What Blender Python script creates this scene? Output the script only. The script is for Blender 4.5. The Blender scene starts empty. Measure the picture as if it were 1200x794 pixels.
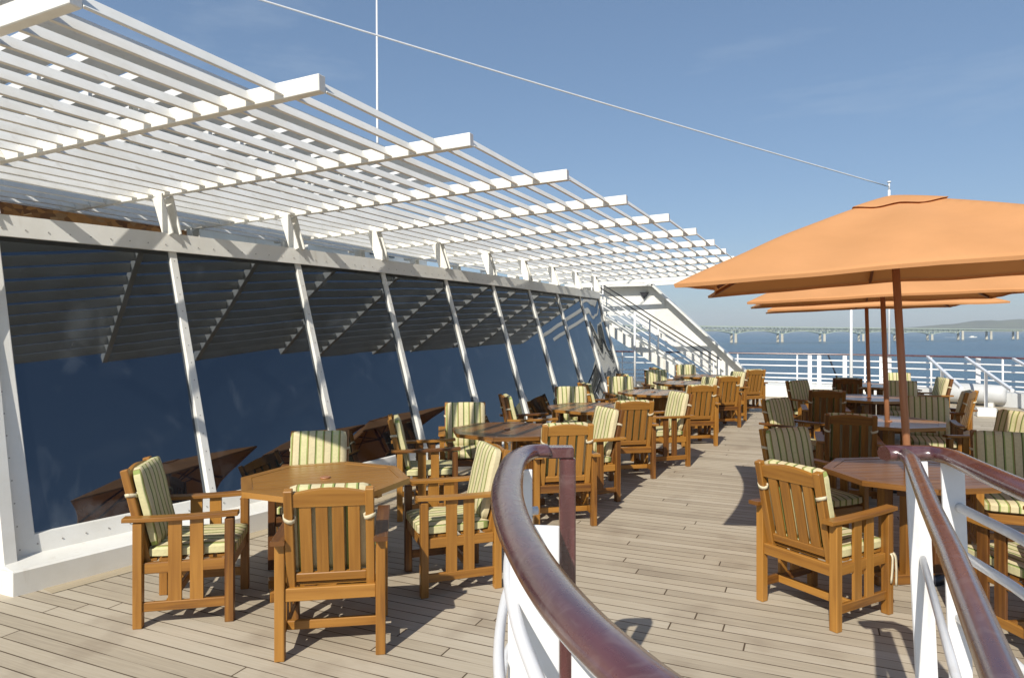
import bpy, bmesh, math, random
from mathutils import Vector, Matrix, noise
R = math.radians
rnd = random.Random(7)
scene = bpy.context.scene
col = scene.collection
# World axes: +Y runs aft along the ship, +X to starboard, z = 0 is the teak deck.
CA, SA = math.cos(R(24)), math.sin(R(24))
def S(x, d):                      # survey axes (turned 24 deg from the ship) -> ship axes
    return Vector((CA*x - SA*d, SA*x + CA*d, 0))

# ------------------------------------------------------------------ materials
def new_mat(name):
    m = bpy.data.materials.new(name); m.use_nodes = True
    nt = m.node_tree; b = nt.nodes['Principled BSDF']
    return m, nt, b
def nd(nt, typ, **kw):
    n = nt.nodes.new(typ)
    for k, v in kw.items(): setattr(n, k, v)
    return n
def ramp(nt, stops, interp='LINEAR'):
    r = nd(nt, 'ShaderNodeValToRGB'); cr = r.color_ramp; cr.interpolation = interp
    while len(cr.elements) < len(stops): cr.elements.new(0.5)
    for e, (p, c) in zip(cr.elements, stops):
        e.position = p; e.color = (c[0], c[1], c[2], 1)
    return r
def math_n(nt, op, a, b=None, c=None):
    n = nd(nt, 'ShaderNodeMath', operation=op)
    for i, v in enumerate((a, b, c)):
        if v is None: continue
        if isinstance(v, (int, float)): n.inputs[i].default_value = v
        else: nt.links.new(v, n.inputs[i])
    return n.outputs[0]

def mat_wood(name, dark, mid, light, rough=0.42, coat=0.15, gs=(2.2, 48), vary=0.45):
    m, nt, b = new_mat(name); L = nt.links.new
    uv = nd(nt, 'ShaderNodeTexCoord'); mp = nd(nt, 'ShaderNodeMapping')
    L(uv.outputs['UV'], mp.inputs['Vector']); mp.inputs['Scale'].default_value = (gs[0], gs[1], 1)
    n1 = nd(nt, 'ShaderNodeTexNoise'); n1.inputs['Scale'].default_value = 1; n1.inputs['Detail'].default_value = 5; n1.inputs['Distortion'].default_value = .5
    L(mp.outputs[0], n1.inputs['Vector'])
    mp2 = nd(nt, 'ShaderNodeMapping'); mp2.inputs['Scale'].default_value = (1.1, 7, 1); L(uv.outputs['UV'], mp2.inputs['Vector'])
    n2 = nd(nt, 'ShaderNodeTexNoise'); n2.inputs['Scale'].default_value = 1; n2.inputs['Detail'].default_value = 2; L(mp2.outputs[0], n2.inputs['Vector'])
    s = math_n(nt, 'ADD', math_n(nt, 'MULTIPLY', n1.outputs['Fac'], .5), math_n(nt, 'MULTIPLY', n2.outputs['Fac'], .5))
    oi = nd(nt, 'ShaderNodeObjectInfo')
    s = math_n(nt, 'ADD', s, math_n(nt, 'MULTIPLY', math_n(nt, 'SUBTRACT', oi.outputs['Random'], .5), vary))
    r = ramp(nt, [(.28, dark), (.5, mid), (.74, light)]); L(s, r.inputs[0])
    L(r.outputs[0], b.inputs['Base Color'])
    b.inputs['Roughness'].default_value = rough; b.inputs['Coat Weight'].default_value = coat; b.inputs['Coat Roughness'].default_value = .25
    bp = nd(nt, 'ShaderNodeBump'); bp.inputs['Strength'].default_value = .25; bp.inputs['Distance'].default_value = .002
    L(n1.outputs['Fac'], bp.inputs['Height']); L(bp.outputs[0], b.inputs['Normal'])
    return m
teak = mat_wood('honey_teak', (.11, .040, .009), (.265, .112, .017), (.39, .18, .032))
teak_top = mat_wood('table_teak', (.13, .052, .012), (.26, .112, .022), (.38, .18, .038), rough=.28, coat=.45, gs=(2, 40))
polewood = mat_wood('pole_wood', (.28, .12, .055), (.38, .17, .08), (.46, .23, .12), rough=.5, vary=.05)
ribwood = mat_wood('rib_wood', (.12, .04, .02), (.2, .07, .03), (.28, .1, .04))

def mat_rail():
    m, nt, b = new_mat('varnished_rail'); L = nt.links.new
    uv = nd(nt, 'ShaderNodeTexCoord'); mp = nd(nt, 'ShaderNodeMapping'); mp.inputs['Scale'].default_value = (3, 30, 1)
    L(uv.outputs['UV'], mp.inputs['Vector'])
    n = nd(nt, 'ShaderNodeTexNoise'); n.inputs['Scale'].default_value = 1; n.inputs['Detail'].default_value = 5; L(mp.outputs[0], n.inputs['Vector'])
    r = ramp(nt, [(.3, (.06, .018, .018)), (.7, (.12, .040, .038))]); L(n.outputs['Fac'], r.inputs[0])
    # pale worn scuffs in the varnish
    n2 = nd(nt, 'ShaderNodeTexNoise'); n2.inputs['Scale'].default_value = 12; n2.inputs['Detail'].default_value = 8; n2.inputs['Distortion'].default_value = 1.2
    L(uv.outputs['Object'], n2.inputs['Vector'])
    r2 = ramp(nt, [(.53, (0, 0, 0)), (.60, (.15, .15, .15)), (.66, (.03, .03, .03))]); L(n2.outputs['Fac'], r2.inputs[0])
    mx = nd(nt, 'ShaderNodeMix', data_type='RGBA'); L(r2.outputs[0], mx.inputs[0]); L(r.outputs[0], mx.inputs[6]); mx.inputs[7].default_value = (.32, .24, .22, 1)
    L(mx.outputs[2], b.inputs['Base Color'])
    rr = ramp(nt, [(.35, (.24, .24, .24)), (.7, (.36, .36, .36))]); L(n2.outputs['Fac'], rr.inputs[0]); L(rr.outputs[0], b.inputs['Roughness'])
    b.inputs['Coat Weight'].default_value = 1; b.inputs['Coat Roughness'].default_value = .2; b.inputs['Coat IOR'].default_value = 1.65
    bp = nd(nt, 'ShaderNodeBump'); bp.inputs['Strength'].default_value = .12; bp.inputs['Distance'].default_value = .003
    L(n2.outputs['Fac'], bp.inputs['Height']); L(bp.outputs[0], b.inputs['Normal'])
    return m
railwood = mat_rail()

def mat_paint(name, c, rough=.4, dirt=.10, scale=1.5):
    m, nt, b = new_mat(name); L = nt.links.new
    tc = nd(nt, 'ShaderNodeTexCoord')
    n = nd(nt, 'ShaderNodeTexNoise'); n.inputs['Scale'].default_value = scale; n.inputs['Detail'].default_value = 6; n.inputs['Roughness'].default_value = .65
    L(tc.outputs['Object'], n.inputs['Vector'])
    d = tuple(v*(1-dirt) for v in (c[0], c[1]*.985, c[2]*.95))
    r = ramp(nt, [(.35, d), (.6, c)]); L(n.outputs['Fac'], r.inputs[0])
    mpr = nd(nt, 'ShaderNodeMapping'); mpr.inputs['Scale'].default_value = (9, 9, 1.6); L(tc.outputs['Object'], mpr.inputs['Vector'])
    nr = nd(nt, 'ShaderNodeTexNoise'); nr.inputs['Scale'].default_value = 1; nr.inputs['Detail'].default_value = 6; L(mpr.outputs[0], nr.inputs['Vector'])
    rs = ramp(nt, [(.62, (0, 0, 0)), (.78, (.45, .45, .45))]); L(nr.outputs['Fac'], rs.inputs[0])
    mr = nd(nt, 'ShaderNodeMix', data_type='RGBA'); L(rs.outputs[0], mr.inputs[0]); L(r.outputs[0], mr.inputs[6]); mr.inputs[7].default_value = (c[0]*.55, c[1]*.48, c[2]*.38, 1)
    L(mr.outputs[2], b.inputs['Base Color'])
    b.inputs['Roughness'].default_value = rough
    bp = nd(nt, 'ShaderNodeBump'); bp.inputs['Strength'].default_value = .08; bp.inputs['Distance'].default_value = .004
    n3 = nd(nt, 'ShaderNodeTexNoise'); n3.inputs['Scale'].default_value = 25; L(tc.outputs['Object'], n3.inputs['Vector'])
    L(n3.outputs['Fac'], bp.inputs['Height']); L(bp.outputs[0], b.inputs['Normal'])
    return m
white = mat_paint('white_paint', (.80, .79, .74))
slatwhite = mat_paint('slat_paint', (.84, .82, .76), .5, .10, 3)
railwhite = mat_paint('rail_paint', (.80, .80, .80), .3, .06, 4)
greywhite = mat_paint('grey_panel_paint', (.55, .56, .56), .6, .15)
screw = mat_paint('rivet_metal', (.35, .33, .30), .4)
darkmetal = mat_paint('dark_metal', (.03, .03, .035), .4)
greycan = mat_paint('canopy_paint', (.74, .75, .76), .5, .08)
hullwhite = mat_paint('hull_paint', (.75, .75, .72), .4)
bridgepaint = mat_paint('bridge_paint', (.55, .62, .50), .7, .1, .02)
pierstone = mat_paint('pier_concrete', (.55, .52, .43), .8, .2, .05)

def mat_canopy_sheet():
    m, nt, b = new_mat('canopy_sheet')
    b.inputs['Base Color'].default_value = (.62, .63, .64, 1); b.inputs['Roughness'].default_value = .7
    tr = nd(nt, 'ShaderNodeBsdfTranslucent'); tr.inputs['Color'].default_value = (.6, .62, .66, 1)
    mx = nd(nt, 'ShaderNodeMixShader'); mx.inputs[0].default_value = .45
    nt.links.new(b.outputs[0], mx.inputs[1]); nt.links.new(tr.outputs[0], mx.inputs[2])
    nt.links.new(mx.outputs[0], nt.nodes['Material Output'].inputs[0])
    return m
sheetmat = mat_canopy_sheet()

def mat_umbrella():
    m, nt, b = new_mat('orange_canvas'); L = nt.links.new
    tc = nd(nt, 'ShaderNodeTexCoord'); n = nd(nt, 'ShaderNodeTexNoise'); n.inputs['Scale'].default_value = 2.0; n.inputs['Detail'].default_value = 4
    L(tc.outputs['Object'], n.inputs['Vector'])
    r = ramp(nt, [(.35, (.54, .268, .112)), (.65, (.60, .298, .128))]); L(n.outputs['Fac'], r.inputs[0]); L(r.outputs[0], b.inputs['Base Color'])
    b.inputs['Roughness'].default_value = .85; b.inputs['Specular IOR Level'].default_value = .2
    w = nd(nt, 'ShaderNodeTexNoise'); w.inputs['Scale'].default_value = 5; w.inputs['Detail'].default_value = 3; L(tc.outputs['Object'], w.inputs['Vector'])
    bp = nd(nt, 'ShaderNodeBump'); bp.inputs['Strength'].default_value = .35; bp.inputs['Distance'].default_value = .02; L(w.outputs['Fac'], bp.inputs['Height']); L(bp.outputs[0], b.inputs['Normal'])
    tr = nd(nt, 'ShaderNodeBsdfTranslucent'); tr.inputs['Color'].default_value = (.95, .27, .02, 1)
    mx = nd(nt, 'ShaderNodeMixShader'); mx.inputs[0].default_value = .09
    L(b.outputs[0], mx.inputs[1]); L(tr.outputs[0], mx.inputs[2]); L(mx.outputs[0], nt.nodes['Material Output'].inputs[0])
    return m
canvas = mat_umbrella()

def mat_stripes(name, period=.062, squash=1.0):
    m, nt, b = new_mat(name); L = nt.links.new
    tc = nd(nt, 'ShaderNodeTexCoord'); sp = nd(nt, 'ShaderNodeSeparateXYZ'); L(tc.outputs['Object'], sp.inputs[0])
    x = math_n(nt, 'ADD', math_n(nt, 'DIVIDE', sp.outputs['X'], period*2), 10.225)
    f = math_n(nt, 'FRACT', x)
    cream = (.60, .55, .30); cream2 = (.59, .51, .31); lg = (.27, .32, .10); dk = (.09, .10, .035); br = (.24, .17, .07)
    r = ramp(nt, [(0, cream), (.31, lg), (.38, dk), (.44, cream2), (.50, cream2), (.80, cream), (.82, br), (.88, lg), (.96, cream)], 'CONSTANT')
    L(f, r.inputs[0])
    n = nd(nt, 'ShaderNodeTexNoise'); n.inputs['Scale'].default_value = 60; L(tc.outputs['Object'], n.inputs['Vector'])
    hs = nd(nt, 'ShaderNodeHueSaturation'); L(r.outputs[0], hs.inputs['Color'])
    L(math_n(nt, 'ADD', math_n(nt, 'MULTIPLY', n.outputs['Fac'], .3), .85), hs.inputs['Value'])
    L(hs.outputs[0], b.inputs['Base Color'])
    b.inputs['Roughness'].default_value = .9; b.inputs['Specular IOR Level'].default_value = .2
    n2 = nd(nt, 'ShaderNodeTexNoise'); n2.inputs['Scale'].default_value = 9; L(tc.outputs['Object'], n2.inputs['Vector'])
    bp = nd(nt, 'ShaderNodeBump'); bp.inputs['Strength'].default_value = .5; bp.inputs['Distance'].default_value = .01; L(n2.outputs['Fac'], bp.inputs['Height']); L(bp.outputs[0], b.inputs['Normal'])
    return m
stripes = mat_stripes('striped_cushion_fabric')
tiecloth = mat_paint('tie_cloth', (.66, .58, .40), .9, .15, 20)

def mat_glass(nm='tinted_glass', wob=.012):
    m, nt, b = new_mat(nm); L = nt.links.new
    b.inputs['Base Color'].default_value = (.004, .006, .009, 1); b.inputs['Roughness'].default_value = .012
    tc0 = nd(nt, 'ShaderNodeTexCoord'); n0 = nd(nt, 'ShaderNodeTexNoise'); n0.inputs['Scale'].default_value = 1.7; n0.inputs['Detail'].default_value = 7; n0.inputs['Distortion'].default_value = .8
    L(tc0.outputs['Object'], n0.inputs['Vector']); r0 = ramp(nt, [(.58, (.004, .006, .009)), (.76, (.06, .068, .075))]); L(n0.outputs['Fac'], r0.inputs[0]); L(r0.outputs[0], b.inputs['Base Color'])
    b.inputs['IOR'].default_value = 2.15; b.inputs['Specular Tint'].default_value = (.80, .89, 1, 1)
    tc = nd(nt, 'ShaderNodeTexCoord'); n = nd(nt, 'ShaderNodeTexNoise'); n.inputs['Scale'].default_value = .9; n.inputs['Detail'].default_value = 1
    L(tc.outputs['Object'], n.inputs['Vector'])
    bp = nd(nt, 'ShaderNodeBump'); bp.inputs['Strength'].default_value = .25 if wob < .05 else 1; bp.inputs['Distance'].default_value = wob
    L(n.outputs['Fac'], bp.inputs['Height']); L(bp.outputs[0], b.inputs['Normal'])
    return m
glass = mat_glass(); wavy_glass = mat_glass('wavy_glass', .10)

def mat_deck():
    m, nt, b = new_mat('weathered_teak_planks'); L = nt.links.new
    tc = nd(nt, 'ShaderNodeTexCoord'); sp = nd(nt, 'ShaderNodeSeparateXYZ'); L(tc.outputs['Object'], sp.inputs[0])
    H, LEN = .103, 3.4
    yy = math_n(nt, 'DIVIDE', sp.outputs['Y'], H)
    row = math_n(nt, 'FLOOR', yy); fy = math_n(nt, 'FRACT', yy)
    wn = nd(nt, 'ShaderNodeTexWhiteNoise', noise_dimensions='1D'); L(row, wn.inputs['W'])
    xx = math_n(nt, 'ADD', math_n(nt, 'DIVIDE', sp.outputs['X'], LEN), wn.outputs['Value'])
    cell = math_n(nt, 'FLOOR', xx); fx = math_n(nt, 'FRACT', xx)
    cx = nd(nt, 'ShaderNodeCombineXYZ'); L(row, cx.inputs[0]); L(cell, cx.inputs[1])
    wn2 = nd(nt, 'ShaderNodeTexWhiteNoise', noise_dimensions='2D'); L(cx.outputs[0], wn2.inputs['Vector'])
    ey = math_n(nt, 'MULTIPLY', math_n(nt, 'MINIMUM', fy, math_n(nt, 'SUBTRACT', 1, fy)), H)
    ex = math_n(nt, 'MULTIPLY', math_n(nt, 'MINIMUM', fx, math_n(nt, 'SUBTRACT', 1, fx)), LEN)
    # caulk worn away in places: its width follows a slow noise
    mpw = nd(nt, 'ShaderNodeMapping'); mpw.inputs['Scale'].default_value = (1.1, 9.7, 1); L(tc.outputs['Object'], mpw.inputs['Vector'])
    nw = nd(nt, 'ShaderNodeTexNoise'); nw.inputs['Scale'].default_value = 1; nw.inputs['Detail'].default_value = 3; L(mpw.outputs[0], nw.inputs['Vector'])
    wid = nd(nt, 'ShaderNodeMapRange'); L(nw.outputs['Fac'], wid.inputs[0])
    wid.inputs[1].default_value = .36; wid.inputs[2].default_value = .52; wid.inputs[3].default_value = .0008; wid.inputs[4].default_value = .0042
    ly = math_n(nt, 'LESS_THAN', ey, wid.outputs[0]); lx = math_n(nt, 'LESS_THAN', ex, .0045)
    line = math_n(nt, 'MAXIMUM', ly, lx)
    # grain along X
    mp = nd(nt, 'ShaderNodeMapping'); mp.inputs['Scale'].default_value = (3, 90, 1); L(tc.outputs['Object'], mp.inputs['Vector'])
    off = nd(nt, 'ShaderNodeVectorMath', operation='ADD'); L(mp.outputs[0], off.inputs[0]); L(wn2.outputs['Color'], off.inputs[1])
    g = nd(nt, 'ShaderNodeTexNoise'); g.inputs['Scale'].default_value = 1; g.inputs['Detail'].default_value = 5; L(off.outputs[0], g.inputs['Vector'])
    big = nd(nt, 'ShaderNodeTexNoise'); big.inputs['Scale'].default_value = .7; big.inputs['Detail'].default_value = 5; L(tc.outputs['Object'], big.inputs['Vector'])
    v = math_n(nt, 'ADD', math_n(nt, 'MULTIPLY', g.outputs['Fac'], .42), math_n(nt, 'MULTIPLY', wn2.outputs['Value'], .27))
    v = math_n(nt, 'ADD', v, math_n(nt, 'MULTIPLY', big.outputs['Fac'], .42))
    r = ramp(nt, [(.28, (.29, .243, .178)), (.55, (.42, .358, .264)), (.85, (.51, .45, .35))]); L(v, r.inputs[0])
    st = nd(nt, 'ShaderNodeTexNoise'); st.inputs['Scale'].default_value = 2.3; st.inputs['Detail'].default_value = 7; L(tc.outputs['Object'], st.inputs['Vector'])
    sr = ramp(nt, [(.55, (0, 0, 0)), (.72, (.42, .42, .42))]); L(st.outputs['Fac'], sr.inputs[0])
    m1 = nd(nt, 'ShaderNodeMix', data_type='RGBA'); L(sr.outputs[0], m1.inputs[0]); L(r.outputs[0], m1.inputs[6]); m1.inputs[7].default_value = (.22, .17, .12, 1)
    mx = nd(nt, 'ShaderNodeMix', data_type='RGBA'); L(line, mx.inputs[0]); L(m1.outputs[2], mx.inputs[6]); mx.inputs[7].default_value = (.085, .058, .034, 1)
    L(mx.outputs[2], b.inputs['Base Color']); b.inputs['Roughness'].default_value = .72; b.inputs['Specular IOR Level'].default_value = .3
    h = math_n(nt, 'SUBTRACT', math_n(nt, 'MULTIPLY', g.outputs['Fac'], .3), line)
    bp = nd(nt, 'ShaderNodeBump'); bp.inputs['Strength'].default_value = .35; bp.inputs['Distance'].default_value = .003; L(h, bp.inputs['Height']); L(bp.outputs[0], b.inputs['Normal'])
    return m
deckmat = mat_deck()

def mat_sea():
    m, nt, b = new_mat('sea_water'); L = nt.links.new
    b.inputs['Base Color'].default_value = (.012, .060, .105, 1); b.inputs['Roughness'].default_value = .22; b.inputs['IOR'].default_value = 1.33
    tc = nd(nt, 'ShaderNodeTexCoord')
    n = nd(nt, 'ShaderNodeTexNoise'); n.inputs['Scale'].default_value = .16; n.inputs['Detail'].default_value = 8; n.inputs['Roughness'].default_value = .6
    L(tc.outputs['Object'], n.inputs['Vector'])
    n2 = nd(nt, 'ShaderNodeTexNoise'); n2.inputs['Scale'].default_value = .006; n2.inputs['Detail'].default_value = 5; L(tc.outputs['Object'], n2.inputs['Vector'])
    r = ramp(nt, [(.35, (.010, .048, .085)), (.65, (.020, .080, .130))]); L(n2.outputs['Fac'], r.inputs[0]); L(r.outputs[0], b.inputs['Base Color'])
    bp = nd(nt, 'ShaderNodeBump'); bp.inputs['Strength'].default_value = 1; bp.inputs['Distance'].default_value = 1.4; L(n.outputs['Fac'], bp.inputs['Height']); L(bp.outputs[0], b.inputs['Normal'])
    return m
seamat = mat_sea()
def mat_hill():
    m, nt, b = new_mat('wooded_hills'); L = nt.links.new
    tc = nd(nt, 'ShaderNodeTexCoord'); n = nd(nt, 'ShaderNodeTexNoise'); n.inputs['Scale'].default_value = .004; n.inputs['Detail'].default_value = 8; L(tc.outputs['Object'], n.inputs['Vector'])
    r = ramp(nt, [(.35, (.03, .05, .03)), (.65, (.09, .11, .05))]); L(n.outputs['Fac'], r.inputs[0]); L(r.outputs[0], b.inputs['Base Color']); b.inputs['Roughness'].default_value = .95
    return m
hillmat = mat_hill()
def mat_timber():
    m, nt, b = new_mat('timber_blocks'); L = nt.links.new
    tc = nd(nt, 'ShaderNodeTexCoord'); mp = nd(nt, 'ShaderNodeMapping'); mp.inputs['Scale'].default_value = (5, 13, 22); L(tc.outputs['Object'], mp.inputs['Vector'])
    v = nd(nt, 'ShaderNodeTexVoronoi'); v.inputs['Scale'].default_value = 1; L(mp.outputs[0], v.inputs['Vector'])
    r = ramp(nt, [(.0, (.10, .03, .01)), (.35, (.55, .27, .08)), (.7, (.16, .06, .02)), (1, (.75, .48, .22))]); L(v.outputs['Color'], r.inputs[0]); L(r.outputs[0], b.inputs['Base Color'])
    return m
timber = mat_timber()

# ------------------------------------------------------------------ mesh helpers
class MB:
    def __init__(s):
        s.bm = bmesh.new(); s.uv = s.bm.loops.layers.uv.new('UVMap')
    def beam(s, p0, p1, w, h, up=(0, 0, 1), bevel=.0, taper=1.0):
        """oriented box from p0 to p1; w across, h along up; UV u runs along its length"""
        p0, p1 = Vector(p0), Vector(p1); ax = (p1-p0); L = ax.length; ax.normalize()
        up = Vector(up); sd = ax.cross(up)
        if sd.length < 1e-4: sd = ax.cross(Vector((0, 1, 0)))
        sd.normalize(); upv = sd.cross(ax).normalized()
        vs = []
        for t, k in ((p0, 1), (p1, taper)):
            for a, c in ((-1, -1), (1, -1), (1, 1), (-1, 1)):
                vs.append(s.bm.verts.new(t + sd*(a*w/2*k) + upv*(c*h/2*k)))
        fs = [s.bm.faces.new([vs[i] for i in q]) for q in ((0, 1, 2, 3), (7, 6, 5, 4), (0, 4, 5, 1), (1, 5, 6, 2), (2, 6, 7, 3), (3, 7, 4, 0))]
        if bevel:
            es = list({e for f in fs for e in f.edges})
            r = bmesh.ops.bevel(s.bm, geom=es, offset=bevel, segments=1, affect='EDGES', clamp_overlap=True)
            fs = [f for f in set(r['faces']) | {f for v in r['verts'] for f in v.link_faces} if f.is_valid]
        ou, ov = rnd.uniform(0, 40), rnd.uniform(0, 40)
        for f in fs:
            f.normal_update()
            n = f.normal; usesd = abs(n.dot(upv)) > .6
            endf = abs(n.dot(ax)) > .6
            for l in f.loops:
                c = l.vert.co - p0
                if endf: l[s.uv].uv = (ou + c.dot(sd)*.3, ov + c.dot(upv))
                else: l[s.uv].uv = (ou + c.dot(ax), ov + (c.dot(sd) if usesd else c.dot(upv) + .5))
        return fs
    def box(s, c, size, rz=0, bevel=0):
        c = Vector(c); m = Matrix.Rotation(rz, 3, 'Z'); sx, sy, sz = size
        i = max(range(3), key=lambda k: size[k])
        axs = [m @ Vector((1, 0, 0)), m @ Vector((0, 1, 0)), Vector((0, 0, 1))]
        a = axs[i]*size[i]/2
        if i == 2: return s.beam(c-a, c+a, sx, sy, up=axs[1], bevel=bevel)
        w = sy if i == 0 else sx
        return s.beam(c-a, c+a, w, sz, up=(0, 0, 1), bevel=bevel)
    def tube(s, pts, r, seg=10, up=(0, 0, 1), prof=None, caps=True, smooth=True):
        """sweep a circle (or an (a, b) profile list) along pts"""
        pts = [Vector(p) for p in pts]; up = Vector(up); rings = []; d = 0
        if prof is None: prof = [(math.cos(2*math.pi*i/seg), math.sin(2*math.pi*i/seg)) for i in range(seg)]; sc = r
        else: sc = 1
        rr = r if isinstance(r, (list, tuple)) else [r]*len(pts)
        ds = []
        for i, p in enumerate(pts):
            t = (pts[min(i+1, len(pts)-1)] - pts[max(i-1, 0)]).normalized()
            sd = t.cross(up)
            if sd.length < 1e-3: sd = t.cross(Vector((0, 1, 0)))
            sd.normalize(); u2 = sd.cross(t).normalized()
            k = rr[i] if sc != 1 or isinstance(r, (list, tuple)) else 1
            rings.append([s.bm.verts.new(p + sd*(a*k) + u2*(b*k)) for a, b in prof])
            if i: d += (pts[i]-pts[i-1]).length
            ds.append(d)
        n = len(prof); ou = rnd.uniform(0, 20)
        per = [0]
        for j in range(n):
            a, b = prof[j], prof[(j+1) % n]; per.append(per[-1] + math.hypot(a[0]-b[0], a[1]-b[1])*(rr[0] if sc != 1 else 1))
        for i in range(len(rings)-1):
            for j in range(n):
                f = s.bm.faces.new((rings[i][j], rings[i][(j+1) % n], rings[i+1][(j+1) % n], rings[i+1][j])); f.smooth = smooth
                for l, (u, v) in zip(f.loops, ((ds[i], per[j]), (ds[i], per[j+1]), (ds[i+1], per[j+1]), (ds[i+1], per[j]))): l[s.uv].uv = (u+ou, v)
        if caps:
            s.bm.faces.new(rings[0][::-1]); s.bm.faces.new(rings[-1])
    def poly(s, pts, thick, axis=(0, 0, -1), ou=None):
        """prism: polygon pts extruded by thick along axis"""
        a = Vector(axis)*thick
        A = [s.bm.verts.new(Vector(p)) for p in pts]; B = [s.bm.verts.new(Vector(p)+a) for p in pts]; n = len(pts)
        fs = [s.bm.faces.new(A), s.bm.faces.new(B[::-1])] + [s.bm.faces.new((A[i], B[i], B[(i+1) % n], A[(i+1) % n])) for i in range(n)]
        ou = rnd.uniform(0, 20) if ou is None else ou
        for f in fs:
            for l in f.loops: l[s.uv].uv = (l.vert.co.x+ou, l.vert.co.y + l.vert.co.z)
        return fs
    def disc(s, c, nrm, r, h, seg=8):
        c = Vector(c); n = Vector(nrm).normalized(); s.tube([c, c+n*h], r, seg, up=(0, 0, 1) if abs(n.z) < .9 else (1, 0, 0))
    def build(s, name, mat, parent=None):
        bmesh.ops.recalc_face_normals(s.bm, faces=s.bm.faces)
        me = bpy.data.meshes.new(name); s.bm.to_mesh(me); s.bm.free(); me.materials.append(mat)
        o = bpy.data.objects.new(name, me); col.objects.link(o)
        if parent: o.parent = parent
        return o
def tag(o, label=None, cat=None, group=None, kind=None):
    if label: o['label'] = label
    if cat: o['category'] = cat
    if group: o['group'] = group
    if kind: o['kind'] = kind
    return o
def empty(name, loc=(0, 0, 0), rz=0):
    o = bpy.data.objects.new(name, None); col.objects.link(o); o.location = loc; o.rotation_euler = (0, 0, rz); o.empty_display_size = .2; return o
def copy_tree(o, parent=None):
    c = o.copy(); col.objects.link(c); c.parent = parent
    for ch in list(o.children): copy_tree(ch, c)
    return c
def spline(pts, n=8):
    P = [Vector(p) for p in pts]; P = [P[0]*2-P[1]] + P + [P[-1]*2-P[-2]]; out = []
    for i in range(1, len(P)-2):
        for k in range(n):
            t = k/n; a, b, c, d = P[i-1:i+3]
            out.append(.5*((2*b) + (c-a)*t + (2*a-5*b+4*c-d)*t*t + (3*b-a-3*c+d)*t**3))
    out.append(P[-2]); return out

# ------------------------------------------------------------------ deck, sea, hull
def plan_curve():
    # starboard side and rounded stern, seen from above
    return [(9.0, -6), (9.0, 4), (8.9, 8), (8.4, 12), (7.2, 15.6), (5.6, 17.8), (4.2, 18.9), (2.6, 19.6), (.8, 19.95), (-2.0, 20.0), (-6, 20.0), (-10.5, 20.0)]
EDGE = spline([(x, y, 0) for x, y in plan_curve()], 6)
mb = MB(); mb.poly([(p.x*1.01+.05, p.y+.12, 0) for p in EDGE] + [(-10.5, -6, 0)], .25)
dk = mb.build('deck', deckmat); tag(dk, 'weathered grey teak plank deck with dark caulked seams', None, kind='structure')
mb = MB(); mb.poly([(p.x+.16, p.y+.2, -.26) for p in EDGE] + [(-10.6, -6, -.26)], 23.5)
tag(mb.build('hull', hullwhite), 'white painted hull below the deck', None, kind='structure')
mb = MB()
mb.poly([(-16000, -9000, -23.25), (16000, -9000, -23.25), (16000, 22000, -23.25), (-16000, 22000, -23.25)][::1], .5)
tag(mb.build('sea', seamat), 'dark blue open water with small ripples', None, kind='structure')

# hills
def hills(name, label, x0, x1, d0, hmax, seed, taper=.4):
    mb = MB(); NX, NY = 90, 10; g = []
    for j in range(NY+1):
        row = []
        for i in range(NX+1):
            t = i/NX; w = j/NY
            x = x0 + (x1-x0)*t; d = d0 + 1800*w
            env = min(1, t/taper)**1.3 * math.sin(math.pi*min(1, w*1.0+.0))
            z = hmax*env*(.75 + .5*noise.noise(Vector((t*5+seed, w*1.5, 0))) + .12*noise.noise(Vector((t*30, w*6, seed))))
            p = S(x, d); row.append(mb.bm.verts.new((p.x, p.y, -23.6+z)))
        g.append(row)
    for j in range(NY):
        for i in range(NX):
            mb.bm.faces.new((g[j][i], g[j][i+1], g[j+1][i+1], g[j+1][i])).smooth = True
    tag(mb.build(name, hillmat), label, None, kind='structure')
hills('hills', 'low blue hills on the far shore', 3400, 9500, 7600, 150, 3)
hills('hills', 'faint low shore far across the water', -500, 5200, 8600, 40, 9, .2)

# ------------------------------------------------------------------ chairs
def cushion(mbx, cx, cy, cz, sx, sy, sz, rx=0, n=3):
    """pillow-shaped box"""
    N = 10; M = Matrix.Rotation(rx, 3, 'X'); c = Vector((cx, cy, cz))
    r = bmesh.ops.create_cube(mbx.bm, size=2)
    vs = r['verts']; es = list({e for v in vs for e in v.link_edges})
    r2 = bmesh.ops.subdivide_edges(mbx.bm, edges=es, cuts=N, use_grid_fill=True)
    allv = {v for v in mbx.bm.verts}
    for v in [v for v in mbx.bm.verts if not v.tag]:
        p = v.co.copy()
        th = min(range(3), key=lambda k: (sx, sy, sz)[k])
        ot = [k for k in range(3) if k != th]
        q = [p[k] for k in range(3)]
        a, b2 = abs(q[ot[0]]), abs(q[ot[1]])
        puff = (1-a**5)*(1-b2**5); puff = .52 + .48*max(0, puff)**.5
        q[th] = q[th]*puff
        rr = .035/((sx, sy, sz)[ot[0]]/2); ss = .035/((sx, sy, sz)[ot[1]]/2)
        # rounded corners in plan
        for k, o2 in ((0, 1), (1, 0)):
            q_o = abs(p[ot[o2]])
            if q_o > .85: q[ot[k]] *= 1 - .05*((q_o-.85)/.15)**2
        nz = noise.noise(Vector((q[0]*2+cx, q[1]*2+cy, q[2]*2+cz)))*.06
        q[th] *= 1 + nz*3
        v.co = c + M @ Vector((q[0]*sx/2, q[1]*sy/2, q[2]*sz/2)); v.tag = True
    for f in mbx.bm.faces: f.smooth = True

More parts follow.
